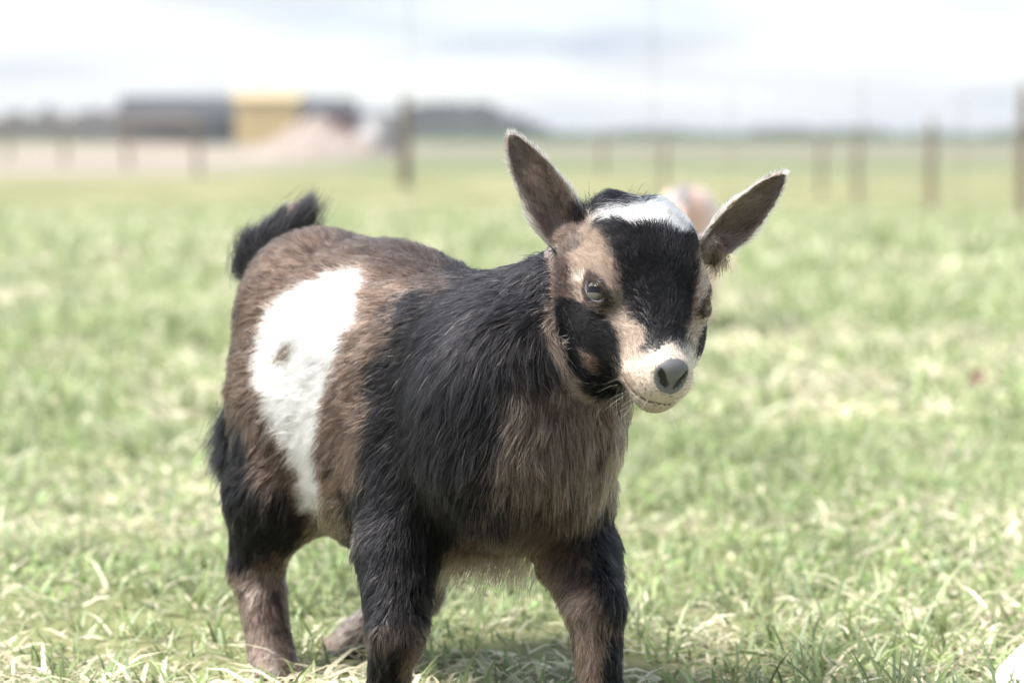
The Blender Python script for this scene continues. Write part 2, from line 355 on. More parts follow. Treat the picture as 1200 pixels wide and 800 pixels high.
LEAFM, t_, o_ = mat_new('far_foliage'); at_ = N(t_, 'ShaderNodeAttribute'); at_.attribute_name = 'col'; b_ = N(t_, 'ShaderNodeBsdfPrincipled'); b_.inputs['Roughness'].default_value = .9
L(t_, at_.outputs['Color'], b_.inputs['Base Color']); L(t_, b_.outputs[0], o_.inputs[0])
def wood(name, label, px0, px1, d, prof, depth, size, n, c0, seed, kind='stuff', cat='trees'):
    """a far mass of crowns: leafy faces through lumpy crown volumes; prof(u) = height in metres"""
    r = np.random.default_rng(seed); xa, xb = (px0 - 600) / FPX * d, (px1 - 600) / FPX * d
    nc = max(6, int((xb - xa) / (size * 1.1))) * 2
    cu = (np.arange(nc) + r.random(nc)) / nc; cx = xa + (xb - xa) * cu; cy = d + depth * r.random(nc); ch = np.array([prof(u) for u in cu]) * (.75 + .4 * r.random(nc))
    k = r.integers(0, nc, n); q = nrm(r.normal(size=(n, 3))) * (r.random((n, 1)) ** .4)
    C = np.stack([cx[k] + q[:, 0] * size * (.7 + .3 * ch[k] / ch.max()), cy[k] + q[:, 1] * size, terrain(cy[k]) + ch[k] * .5 + q[:, 2] * ch[k] * .52], 1)
    s = size * .16 * (.5 + r.random((n, 1))); a = nrm(r.normal(size=(n, 3))); b = nrm(np.cross(a, nrm(r.normal(size=(n, 3)))))
    V = np.stack([C - a * s, C + b * s, C + a * s, C - b * s], 1).reshape(-1, 3); F = np.arange(4 * n).reshape(-1, 4)
    me = mesh_np(name, V, F); color_attr(me, np.repeat(np.array(c0) * (.7 + .6 * r.random((n, 1))), 4, 0))
    o = put(name, me, LEAFM); tag(o, label, cat, kind=kind); return o
wood('distant_wood', 'blue grey distant wood on the skyline left of the upright ear', 60, 668, 560, lambda u: 8.2 * (.72 + .28 * min(1, max(0, u - .35) * 4)) * min(1, (1.02 - u) * 4) * (.85 + .2 * math.sin(u * 9)), 40, 4, 14000, (.045, .053, .058), 31)
wood('distant_hedgerow', 'low dark hedgerow on the far left skyline', -120, 150, 560, lambda u: 4.6 + 1.0 * math.sin(u * 14), 40, 4, 6000, (.085, .095, .08), 32)
wood('field_hedge', 'thin green hedge strip along the right horizon', 480, 1330, 520, lambda u: 1.6 + .9 * max(0, math.sin(u * 23)), 20, 1.6, 12000, (.08, .12, .055), 33)
wood('skyline_scrub', 'grey bare scrub standing above the hedge on the right', 880, 1000, 620, lambda u: 3.2 * (1 - abs(u - .35)), 20, 2, 2500, (.12, .115, .12), 34)

hz, t_, o_ = mat_new('thin_haze'); pv = N(t_, 'ShaderNodeVolumePrincipled'); pv.inputs['Density'].default_value = .00055; pv.inputs['Color'].default_value = (.70, .735, .78, 1); pv.inputs['Anisotropy'].default_value = .2
L(t_, pv.outputs[0], o_.inputs['Volume'])
tag(MB().box((-9000, -200, -8), (9000, 5600, 17)).build('haze', hz), 'thin pale haze over the fields', 'haze', kind='stuff')
# ------------------------------------------------------------------ implicit surfaces -> mesh
class Field:
    def __init__(s, axes): s.ax = axes; s.v = np.full([len(a) for a in axes], .08, np.float32)
    def sub(s, lo, hi):
        sl = tuple(slice(max(0, np.searchsorted(a, l) - 1), np.searchsorted(a, h) + 1) for a, l, h in zip(s.ax, lo, hi))
        return sl, [a[q].astype(np.float32) for a, q in zip(s.ax, sl)]
    def grid(s, lo, hi):
        sl, (x, y, z) = s.sub(lo, hi); return sl, x[:, None, None], y[None, :, None], z[None, None, :]
    def blend(s, sl, d, k):
        a = s.v[sl]; h = np.clip(.5 + .5 * (a - d) / k, 0, 1); s.v[sl] = a + (d - a) * h - k * h * (1 - h)
    def cut(s, sl, d, k):
        a = s.v[sl]; h = np.clip(.5 - .5 * (a + d) / k, 0, 1); s.v[sl] = a + (-d - a) * h + k * h * (1 - h)
    def cone(s, p, r1, q, r2, k=.02, neg=False):
        p, q = np.asarray(p), np.asarray(q); m = max(r1, r2) + 2 * k + .012
        sl, X, Y, Z = s.grid(np.minimum(p, q) - m, np.maximum(p, q) + m); d = q - p; L2 = max(float(d @ d), 1e-10)
        t = np.clip(((X - p[0]) * d[0] + (Y - p[1]) * d[1] + (Z - p[2]) * d[2]) / L2, 0, 1)
        D = np.sqrt((X - p[0] - t * d[0])**2 + (Y - p[1] - t * d[1])**2 + (Z - p[2] - t * d[2])**2) - (r1 + (r2 - r1) * t)
        (s.cut if neg else s.blend)(sl, D, k)
    def ell(s, c, axes, rad, k=.012, neg=False):
        c = np.asarray(c); m = max(rad) + 2 * k + .008; sl, X, Y, Z = s.grid(c - m, c + m)
        q2 = 0; g2 = 0
        for a, r in zip(axes, rad):
            u = (X - c[0]) * a[0] + (Y - c[1]) * a[1] + (Z - c[2]) * a[2]; q2 = q2 + (u / r)**2; g2 = g2 + (u / r / r)**2
        k0 = np.sqrt(q2); D = np.where(g2 > 0, k0 * (k0 - 1) / np.sqrt(g2 + 1e-9), -min(rad))
        (s.cut if neg else s.blend)(sl, D.astype(np.float32), k)
    def ear(s, base, tip, normal, hw, depth, th, k=.008):
        base, tip = np.asarray(base), np.asarray(tip); ax = tip - base; Ln = np.linalg.norm(ax); ax = ax / Ln
        n = nrm(normal - (normal @ ax) * ax); w = np.cross(ax, n); m = hw + .012
        sl, X, Y, Z = s.grid(np.minimum(base, tip) - m, np.maximum(base, tip) + m)
        f = lambda v: (X - base[0]) * v[0] + (Y - base[1]) * v[1] + (Z - base[2]) * v[2]
        S = f(ax) / Ln; T = f(w); Q = f(n); sc = np.clip(S, 0, 1)
        h = hw * (sc + .16) ** .5 * (1 - sc) ** .74 * 1.66 + 1e-4
        tt = np.clip(T / h, -1.3, 1.3); q0 = depth * (tt * tt - .55) * (1 - .7 * sc)
        D = np.maximum(np.maximum(np.abs(T) - h, (np.abs(Q - q0) - th * (1 - .45 * sc)) * .8), np.maximum(S - 1, -S - .12) * Ln)
        s.blend(sl, D.astype(np.float32), k)
    def at(s, P):
        i = [np.clip(np.searchsorted(a, P[:, q]), 0, len(a) - 1) for q, a in enumerate(s.ax)]; return s.v[i[0], i[1], i[2]]
    def onto(s, inner, p):
        t = np.linspace(0, 1.6, 640)[:, None]; Q = inner + (p - inner) * t; v = s.at(Q); k = np.where(v < 0)[0]; return Q[k[-1]] if len(k) else p
    def mesh(s):
        v = s.v; ax = s.ax; ins = v < 0
        c = ins[:-1, :-1, :-1].astype(np.int8)
        for o in ((1,0,0),(0,1,0),(0,0,1),(1,1,0),(1,0,1),(0,1,1),(1,1,1)):
            c = c + ins[o[0]:ins.shape[0]-1+o[0], o[1]:ins.shape[1]-1+o[1], o[2]:ins.shape[2]-1+o[2]]
        act = (c > 0) & (c < 8); I = np.argwhere(act); idx = np.full(act.shape, -1, np.int32); idx[act] = np.arange(len(I), dtype=np.int32)
        P = np.zeros((len(I), 3)); cnt = np.zeros(len(I))
        for a in range(3):
            for o1 in (0, 1):
                for o2 in (0, 1):
                    o = [0, 0, 0]; o[(a + 1) % 3] = o1; o[(a + 2) % 3] = o2; e = list(o); e[a] = 1
                    A = I + o; B = I + e; va = v[tuple(A.T)]; vb = v[tuple(B.T)]; x = (va < 0) != (vb < 0)
                    t = va[x] / (va[x] - vb[x]); pa = np.stack([ax[q][A[x, q]] for q in range(3)], 1); pb = np.stack([ax[q][B[x, q]] for q in range(3)], 1)
                    P[x] += pa + (pb - pa) * t[:, None]; cnt[x] += 1
        P /= cnt[:, None]; F = []
        for a in range(3):
            b, d = (a + 1) % 3, (a + 2) % 3; s0 = [slice(None)] * 3; s1 = [slice(None)] * 3; s0[a] = slice(None, -1); s1[a] = slice(1, None)
            x = ins[tuple(s0)] != ins[tuple(s1)]; E = np.argwhere(x); E = E[(E[:, b] > 0) & (E[:, d] > 0) & (E[:, b] < v.shape[b]-1) & (E[:, d] < v.shape[d]-1)]
            flip = ins[tuple(E.T)]; q = []
            for ob, od in ((-1, -1), (0, -1), (0, 0), (-1, 0)):
                G = E.copy(); G[:, b] += ob; G[:, d] += od; q.append(idx[tuple(G.T)])
            q = np.stack(q, 1); q[~flip] = q[~flip][:, ::-1]; F.append(q)
        return P, np.concatenate(F)
def axis(lo, hi, coarse, fine=None, step=None):
    if fine is None: return np.arange(lo, hi + coarse, coarse)
    return np.concatenate([np.arange(lo, fine[0], coarse), np.arange(fine[0], fine[1], step), np.arange(fine[1], hi + coarse, coarse)])
def vnormals(P, F):
    n = np.cross(P[F[:, 2]] - P[F[:, 0]], P[F[:, 3]] - P[F[:, 1]]); vn = np.zeros_like(P)
    for k in range(4): np.add.at(vn, F[:, k], n)
    return nrm(vn)
def relax(P, F, it, w=.5):
    for _ in range(it):
        s = np.zeros_like(P); c = np.zeros(len(P))
        for k in range(4):
            a, b = F[:, k], F[:, (k + 1) % 4]; np.add.at(s, a, P[b]); np.add.at(s, b, P[a]); np.add.at(c, a, 1); np.add.at(c, b, 1)
        P = P + w * (s / np.maximum(c, 1)[:, None] - P)
    return P
def sample(P, F, vn, dens, seed):
    """scatter roots on the surface; dens per face (roots per square metre)"""
    r = np.random.default_rng(seed); T = np.concatenate([F[:, [0, 1, 2]], F[:, [0, 2, 3]]]); dd = np.concatenate([dens, dens])
    ar = np.linalg.norm(np.cross(P[T[:, 1]] - P[T[:, 0]], P[T[:, 2]] - P[T[:, 0]]), axis=1) / 2
    w = ar * dd; n = int(w.sum()); t = np.searchsorted(np.cumsum(w), r.random(n) * w.sum()); t = np.minimum(t, len(T) - 1)
    u = r.random((n, 2)); sw = u.sum(1) > 1; u[sw] = 1 - u[sw]; b = np.stack([1 - u.sum(1), u[:, 0], u[:, 1]], 1)
    return (P[T[t]] * b[:, :, None]).sum(1), nrm((vn[T[t]] * b[:, :, None]).sum(1))
def strands(name, root, nor, flow, length, lift, col, rad, clump, cell, mat, parent, seed, npt=5, wav=.06, gravity=None):
    r = np.random.default_rng(seed); n = len(root)
    t = nrm(flow - (flow * nor).sum(1, keepdims=True) * nor); t = nrm(t + r.normal(0, .2, (n, 3)) + .38 * np.stack([fbm(root * 22, 700 + q, 2) for q in range(3)], 1)); t = nrm(t - (t * nor).sum(1, keepdims=True) * nor * .9)
    lf = lift * (.65 + .7 * r.random(n)); Ln = length * (.6 + .6 * r.random(n))
    s = np.linspace(0, 1, npt)[None, :, None]
    up = np.sin(lf)[:, None, None] * (s - .55 * s * s); al = np.cos(lf)[:, None, None] * s + .25 * (1 - np.cos(lf))[:, None, None] * s * s
    off = (t[:, None] * al + nor[:, None] * up) * Ln[:, None, None]
    if gravity is not None: off[:, :, 2] -= (gravity * Ln)[:, None] * (s[:, :, 0] ** 2)
    wv = r.normal(0, 1, (n, 1, 3)) * wav * Ln[:, None, None] * np.sin(s * 3.3 + r.random((n, 1, 1)) * 2) * s
    off += wv
    for lev, (cs, amt) in enumerate(((cell, clump), (cell * 2.6, clump * .45))):
        wp = root + .45 * cs * np.stack([fbm(root / cs * .35, seed + 3 * lev + q, 2) for q in range(3)], 1) * 2 + .12 * cs * r.normal(size=(n, 3))
        key = np.floor(wp / cs).astype(np.int64); key = key[:, 0] * 73856093 ^ key[:, 1] * 19349663 ^ key[:, 2] * 83492791
        _, inv = np.unique(key, return_inverse=True); cnt = np.bincount(inv)
        tipm = np.stack([np.bincount(inv, (root + off[:, -1])[:, q]) for q in range(3)], 1) / cnt[:, None]
        # every clump gets a bit of its own direction
        tipm += r.normal(0, 1, tipm.shape) * (np.bincount(inv, Ln) / cnt)[:, None] * .10
        pull = (tipm[inv] - root - off[:, -1]); ck = amt * (.6 + .6 * r.random(n)) if np.isscalar(amt) else amt * (.6 + .6 * r.random(n))
        off += pull[:, None] * (s ** 1.4) * ck[:, None, None]
    pts = (root - nor * .0008)[:, None] + off
    cu = bpy.data.hair_curves.new(name); cu.add_curves([npt] * n)
    cu.points.foreach_set('position', pts.astype(np.float32).ravel())
    rr = (np.asarray(rad) * np.ones(n))[:, None] * np.array([1.0, 1.0, .9, .7, .2] if npt == 5 else np.linspace(1, .2, npt))[None]
    cu.points.foreach_set('radius', rr.astype(np.float32).ravel())
    a = cu.attributes.new('col', 'FLOAT_COLOR', 'CURVE'); c4 = np.ones((n, 4), np.float32); c4[:, :3] = col; a.data.foreach_set('color', c4.ravel())
    o = bpy.data.objects.new(name, cu); COL.objects.link(o); cu.materials.append(mat)
    o.parent = parent; o.matrix_parent_inverse = Matrix.Translation(parent.location).inverted(); o['kind'] = 'stuff'
    return o
def inpoly(x, y, poly):
    r = np.zeros(len(x), bool); n = len(poly)
    for i in range(n):
        (x1, y1), (x2, y2) = poly[i], poly[(i + 1) % n]
        if y1 == y2: continue
        r ^= ((y1 > y) != (y2 > y)) & (x < (x2 - x1) * (y - y1) / (y2 - y1) + x1)
    return r
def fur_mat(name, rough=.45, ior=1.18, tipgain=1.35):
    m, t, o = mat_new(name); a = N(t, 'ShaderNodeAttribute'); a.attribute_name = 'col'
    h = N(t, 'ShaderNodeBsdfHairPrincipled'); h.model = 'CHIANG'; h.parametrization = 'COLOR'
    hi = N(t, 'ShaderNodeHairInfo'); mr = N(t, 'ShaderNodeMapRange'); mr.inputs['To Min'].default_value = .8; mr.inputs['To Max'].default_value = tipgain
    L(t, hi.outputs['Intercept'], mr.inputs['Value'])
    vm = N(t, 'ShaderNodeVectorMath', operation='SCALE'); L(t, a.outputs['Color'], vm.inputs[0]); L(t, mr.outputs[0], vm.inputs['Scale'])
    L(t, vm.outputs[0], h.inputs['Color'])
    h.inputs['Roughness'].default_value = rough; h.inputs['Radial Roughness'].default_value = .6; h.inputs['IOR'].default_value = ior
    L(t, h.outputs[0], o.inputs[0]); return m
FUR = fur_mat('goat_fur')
SKIN, t_, o_ = mat_new('goat_skin'); at_ = N(t_, 'ShaderNodeAttribute'); at_.attribute_name = 'col'; b_ = N(t_, 'ShaderNodeBsdfPrincipled')
nz = N(t_, 'ShaderNodeTexNoise'); nz.inputs['Scale'].default_value = 900; bp = N(t_, 'ShaderNodeBump'); bp.inputs['Strength'].default_value = .35; bp.inputs['Distance'].default_value = .0006
L(t_, nz.outputs['Fac'], bp.inputs['Height']); L(t_, bp.outputs[0], b_.inputs['Normal'])
b_.inputs['Roughness'].default_value = .45; b_.inputs['Specular IOR Level'].default_value = .45; L(t_, at_.outputs['Color'], b_.inputs['Base Color']); L(t_, b_.outputs[0], o_.inputs[0])

# ------------------------------------------------------------------ the goat kid
goat_loc = W(560, 700, 2.05); goat_loc[2] = 0
goat = empty('goat_kid', tuple(goat_loc))
tag(goat, 'black and brown goat kid with a white flank patch and white crown', 'goat')
HF = nrm([.09, -.58, -.80]); HR = np.array([.93, .36, -.035]); HR = nrm(HR - (HR @ HF) * HF); HU = np.cross(HF, HR)
if HU[1] > 0: HU = -HU
HC = W(765, 343, 1.95)
def H(r, f, u): return HC + (HR * r + HF * f + HU * u) * .001
BK = nrm([-.61, .79, 0]); LFT = np.array([.79, .61, 0]); DN = np.array([0, 0, -1.0])
g = Field([axis(-.27, .22, .0034, (-.02, .205), .00125), axis(1.79, 2.42, .0034, (1.845, 2.03), .00125), axis(-.01, .44, .0034, (.205, .435), .00125)])
# trunk: back line, belly line, chest, neck (px, py, depth, radius)
U1, U2, U3 = W(378, 366, 2.21), W(462, 396, 2.145), W(582, 436, 2.05)
L1, L2, L3 = W(388, 533, 2.20), W(480, 545, 2.13), W(578, 533, 2.065)
M1, M2 = W(386, 440, 2.21), W(520, 475, 2.10)
C1, C2 = W(600, 524, 2.0), W(608, 455, 2.0)
NB, NT = W(615, 440, 2.03), W(706, 345, 2.005)
T1, T2 = W(692, 450, 1.975), W(632, 540, 1.985)
for a in ((U1, .062, U2, .060), (U2, .060, U3, .060), (L1, .055, L2, .060), (L2, .060, L3, .060), (M1, .066, M2, .072), (C1, .054, C2, .056), (L3, .058, C1, .054), (U3, .058, C2, .056)): g.cone(*a, k=.035)
for a in ((NB, .058, NT, .040), (T1, .026, T2, .043), (U3, .05, NT, .036)): g.cone(*a, k=.025)
LEGS = {
 'fr': [(505, 545, 2.065, .046), (468, 640, 2.035, .028), (464, 742, 1.995, .0168), (452, 818, 2.01, .0125), (448, 846, 2.0, .0150)],
 'fl': [(652, 575, 2.025, .037), (674, 640, 2.015, .026), (697, 706, 1.975, .0178), (704, 825, 1.968, .0128), (710, 852, 1.96, .0155)],
 'hr': [(358, 490, 2.195, .054), (322, 575, 2.185, .031), (301, 664, 2.205, .0190), (318, 765, 2.185, .0150), (326, 792, 2.17, .016)],
 'hl': [(462, 480, 2.26, .052), (500, 590, 2.215, .034), (488, 690, 2.255, .019), (422, 752, 2.27, .018), (404, 765, 2.275, .0185)]}
LEGP = {}
for kx, lg in LEGS.items():
    pts = [(W(*q[:3]), q[3]) for q in lg]; LEGP[kx] = pts
    for (p, r1), (q, r2) in zip(pts[:-1], pts[1:]): g.cone(p, r1, q, r2, k=.035 if r1 > .038 else (.02 if r1 > .03 else .008))
# hooves: two claws each, joined into the foot
for kx, pts in LEGP.items():
    p = pts[-1][0]; fw = -BK; sd = LFT
    for s_ in (-1, 1):
        a = p + sd * s_ * .006 + np.array([0, 0, -.004]); b = a + fw * .012; b[2] = .010
        g.cone(a, .010, b, .0095, k=.003)
TB, TT = W(312, 305, 2.255), W(336, 262, 2.27)
g.cone(W(335, 335, 2.235), .02, TB, .012, k=.02); g.cone(TB, .0115, TT, .006, k=.01)
# head
HX = (HR, HF, HU)
g.ell(H(1, -38, -22), HX, (.042, .045, .039), k=.01)
g.cone(H(0, -12, -16), .036, H(0, 58, -8), .0178, k=.014)
g.ell(H(1, -34, 1), HX, (.031, .034, .018), k=.014)            # brow and forehead
for s_ in (-1, 1):
    g.cone(H(s_ * 21, -22, -52), .024, H(s_ * 6, 56, -22), .0115, k=.014)      # jaw
    g.ell(H(s_ * 32, -6, -6), HX, (.012, .020, .014), k=.01)    # brow ridge
    g.cone(H(s_ * 32, -24, -26), .017, H(s_ * 25, 26, -30), .0165, k=.012)   # cheek bone
    g.cone(H(s_ * 22, 16, -22), .0175, H(s_ * 7, 60, -9), .0125, k=.012)
    g.ell(H(s_ * 15, -74, -16), HX, (.010, .011, .012), k=.014)  # horn bud bumps
g.ell(H(0, 63, -6), HX, (.0180, .0205, .0185), k=.012)          # muzzle
g.ell(H(0, 69, -20), HX, (.0132, .013, .0115), k=.007)          # chin
g.ell(H(0, 67, 11.5), HX, (.0130, .0105, .0100), k=.005)           # nose
g.cone(H(0, 0, -60), .030, NT, .036, k=.02)
EYE = []
for s_ in (-1, 1):
    ax = nrm(HR * s_ * .80 + HF * .12 + HU * .56); la = HR * -s_ * .62 + HF * .62; la = nrm(la - (la @ ax) * ax); up = np.cross(la, ax)
    if up[2] < 0: up = -up
    ec = H(34.5 * s_ if s_ < 0 else 32, 1, -5.5); EYE.append((s_, ec, ax, la, up))
    g.ell(ec, (ax, la, up), (.0124, .0138, .0122), k=.005)
    g.ell(ec + ax * .0125 - up * .0014, (ax, la, up), (.0060, .0118, .0050), k=.0012, neg=True)
    g.ell(ec, (ax, la, up), (.0108, .0108, .0108), k=.0005, neg=True)
# nostrils: comma slits, mouth groove
NOST = []
for s_ in (-1, 1):
    ns = [H(s_ * 9.8, 74.0, 16.5), H(s_ * 7.8, 78.2, 11.5), H(s_ * 3.6, 80.5, 7.5)]; NOST.append(ns)
    ns = [ns[0] + (ns[1] - ns[0]) * t for t in (0, .33, .67)] + [ns[1] + (ns[2] - ns[1]) * t for t in (0, .33, .67, 1)]
    ns = [g.onto(H(0, 60, -2), q) for q in ns]; NOST[-1] = ns; nr = (.0018, .0024, .0030, .0032, .0028, .0021, .0013)
for ns in NOST:
    for q in range(6): g.cone(ns[q], nr[q], ns[q + 1], nr[q + 1], k=.001, neg=True)
MOUTH = [H(-20, 50, -17), H(-18.5, 58, -15.5), H(-17, 66, -14), H(-14, 73, -12.5), H(-10, 79, -11.5), H(-5, 83, -10.5), H(0, 84.5, -10), H(5, 83, -10.5), H(10, 79, -11.5), H(14, 73, -12.5), H(17, 66, -14), H(18.5, 58, -15.5)]
MOUTH = [g.onto(H(0, 50, -10), q) for q in MOUTH]
for p, q in zip(MOUTH[:-1], MOUTH[1:]): g.cone(p, .0019, q, .0019, k=.0015, neg=True)
g.cone(H(0, 84.5, 2), .0010, H(0, 86.5, -7), .0010, k=.001, neg=True)   # philtrum
EARS = [(W(672, 288, 1.985), W(596, 156, 1.985), nrm([.35, -.9, -.15]), .0205), (W(833, 287, 2.01), W(921, 203, 2.02), nrm([-.12, -.86, -.5]), .0170)]
for b, t_, n_, hw in EARS: g.ear(b, t_, n_, hw, .011, .0016)
g.cone(H(-34, -52, -26), .017, EARS[0][0], .012, k=.008); g.cone(H(36, -50, -26), .013, EARS[1][0], .009, k=.006)
GP, GF = g.mesh(); GP = relax(GP, GF, 1, .4); GN = vnormals(GP, GF); del g

# bones drive the lie, length and lift of the coat: (p, q, radius, flow, length, lift)
BONES = [(U1, U2, .062, BK + DN * .35, .020, .55), (U2, U3, .06, BK * .8 + DN * .55, .022, .5), (L1, L2, .055, BK * .8 + DN * .5, .022, .5), (L2, L3, .06, BK * .6 + DN * .75, .027, .45),
         (M1, M2, .07, BK * .9 + DN * .4, .020, .5), (C1, C2, .054, DN + BK * .12, .031, .45), (T1, T2, .04, DN + BK * .1, .030, .45), (NB, NT, .05, BK * .5 + DN * .8, .024, .5), (U3, NT, .045, BK * .8 + DN * .5, .022, .5),
         (L3, C1, .055, DN + BK * .5, .027, .5)]
for kx, pts in LEGP.items():
    for i, ((p, r1), (q, r2)) in enumerate(zip(pts[:-1], pts[1:])):
        BONES.append((p, q, (r1 + r2) / 2, DN + BK * (.45, .25, .12, .1)[i], (.022, .017, .013, .009)[i], (.5, .5, .5, .4)[i]))
BONES.append((TB, TT, .01, nrm(TT - TB) + DN * -.2, .035, .4))
def coat(p):
    W_ = np.zeros(len(p)); fl = np.zeros((len(p), 3)); ln = np.zeros(len(p)); li = np.zeros(len(p))
    for a, b, r_, f_, l_, t_ in BONES:
        d = b - a; t = np.clip(((p - a) @ d) / (d @ d), 0, 1); D = np.abs(np.linalg.norm(p - a - t[:, None] * d, axis=1) - r_) + .006
        w = D ** -2.5; W_ += w; fl += w[:, None] * nrm(f_); ln += w * l_; li += w * t_
    return fl / W_[:, None], ln / W_, li / W_
def head_local(p):
    q = (p - HC) * 1000; return q @ HR, q @ HF, q @ HU
def ear_local(p, e):
    b, t, n, hw = e; ax = t - b; Ln = np.linalg.norm(ax); ax = ax / Ln; n = nrm(n - (n @ ax) * ax); w = np.cross(ax, n); q = p - b
    return q @ ax / Ln, q @ w, q @ n, ax
NECKP = [(600, 300), (638, 300), (640, 380), (650, 428), (670, 458), (704, 484), (745, 500), (745, 560), (600, 560)]
EDGEP = [(636, 296), (652, 300), (651, 385), (666, 430), (692, 460), (724, 480), (752, 494), (745, 504), (704, 488), (668, 462), (646, 432), (636, 380)]
def zones(p):
    r, f, u = head_local(p)
    head = (np.abs(r) < 56) & (f > -100) & (f + .55 * u > -92) & (u > -66 + .42 * np.clip(f, -20, 44)) 
    e = np.zeros(len(p), int)
    for i, E in enumerate(EARS):
        s, t, n, _ = ear_local(p, E); e[(s > .06) & (s < 1.1) & (np.abs(t) < .03) & (np.abs(n) < .02)] = i + 1
    x, y = to_px(p); head &= (e == 0) & ~(inpoly(x, y, NECKP) & (r < 10))
    return head, e

BLACK = np.array([.0055, .0054, .0063]); BROWN = np.array([.104, .071, .055]); DBROWN = np.array([.042, .031, .027]); TAN = np.array([.19, .142, .112]); CREAM = np.array([.56, .47, .395])
WHITE = np.array([.90, .89, .87]); TAUPE = np.array([.142, .103, .083]); EARC = np.array([.15, .116, .098]); LEGT = np.array([.26, .18, .145])
BODY_P = [  # (colour, polygon in photo pixels of the visible side, feather)
 (BLACK, [(515, 250), (700, 250), (760, 400), (760, 700), (395, 700), (392, 640), (412, 575), (425, 500), (432, 440), (442, 395), (470, 350)], 11),
 (DBROWN, [(395, 240), (500, 262), (530, 330), (500, 345), (455, 320), (420, 296), (385, 282)], 9),
 (TAUPE, [(655, 440), (745, 470), (760, 520), (745, 600), (722, 640), (640, 615), (560, 600), (575, 530), (600, 480)], 16),
 (DBROWN, [(590, 600), (735, 590), (735, 650), (600, 670)], 12),
 (BROWN, [(618, 640), (672, 640), (708, 690), (712, 900), (640, 900), (640, 720)], 8),
 (LEGT * .85, [(645, 700), (700, 700), (712, 900), (650, 900)], 10),
 (BLACK, [(700, 600), (760, 600), (760, 735), (728, 735), (708, 700), (690, 660)], 6),
 (BLACK, [(708, 745), (760, 740), (760, 900), (716, 900)], 5),
 (TAUPE, [(500, 630), (630, 630), (630, 700), (515, 700)], 10),
 (BLACK, [(395, 600), (520, 600), (520, 738), (395, 742)], 5),
 (DBROWN, [(395, 738), (530, 732), (530, 768), (395, 765)], 5), (BLACK, [(395, 765), (470, 765), (470, 920), (395, 920)], 6), (BROWN, [(470, 765), (540, 760), (540, 920), (470, 920)], 6),
 (BLACK, [(225, 488), (266, 496), (284, 550), (306, 588), (352, 610), (346, 648), (300, 662), (225, 674)], 9),
 (LEGT, [(225, 676), (300, 666), (390, 640), (390, 900), (225, 900)], 7),  # tan lower hind leg; glow of its lit left edge put into the colour
 (BROWN, [(305, 690), (350, 690), (370, 900), (318, 900)], 10),
 (TAN, [(352, 580), (400, 575), (412, 640), (360, 640)], 10),
 (WHITE, [(378, 316), (421, 314), (418, 345), (399, 400), (381, 450), (367, 500), (362, 540), (374, 585), (368, 606), (346, 592), (340, 555), (318, 520), (299, 470), (290, 430), (294, 390), (310, 358), (345, 334)], 4),
 (TAN, [(328, 398), (339, 400), (337, 416), (327, 430), (321, 426)], 3)]
HEAD_P = [
 (BROWN, [(600, 200), (900, 200), (900, 520), (600, 520)], 2),
 (BLACK, [(640, 360), (740, 360), (760, 500), (640, 500)], 4),
 (TAN * .9, [(655, 262), (728, 250), (742, 330), (752, 420), (800, 430), (826, 330), (822, 262), (870, 262), (860, 520), (735, 440), (712, 372), (668, 350), (640, 330)], 4),
 (BLACK, [(655, 345), (676, 356), (700, 362), (716, 372), (724, 395), (727, 425), (733, 455), (752, 492), (722, 478), (690, 458), (664, 428), (650, 385)], 3),
 (DBROWN, [(652, 300), (672, 305), (673, 330), (678, 352), (655, 350)], 3),
 (BLACK, [(822, 356), (860, 345), (860, 430), (812, 440), (816, 395)], 2.5),
 (BROWN * 1.3, [(684, 412), (702, 420), (706, 440), (688, 436)], 4),
 (BLACK, [(690, 240), (700, 225), (760, 215), (815, 235), (826, 262), (821, 292), (814, 325), (809, 370), (809, 408), (796, 418), (778, 408), (762, 414), (750, 412), (746, 380), (735, 340), (724, 305), (716, 278), (700, 262)], 6),
 (WHITE, [(708, 249), (735, 241), (755, 237), (768, 232), (804, 238), (830, 262), (808, 273), (776, 272), (742, 263)], 4),
 (TAN * 1.7, [(728, 372), (742, 372), (752, 412), (764, 418), (752, 440), (732, 440)], 9),
 (TAN * 1.5, [(822, 296), (840, 300), (832, 345), (814, 412), (806, 402), (814, 345)], 3),
 (CREAM, [(733, 424), (748, 420), (760, 410), (776, 404), (794, 404), (812, 414), (830, 440), (820, 520), (752, 492), (730, 452)], 9),
 (CREAM * .8, [(674, 322), (690, 320), (706, 330), (700, 334), (674, 330)], 2),
 (TAN * 1.8, [(728, 440), (742, 436), (748, 452), (736, 462)], 4)]
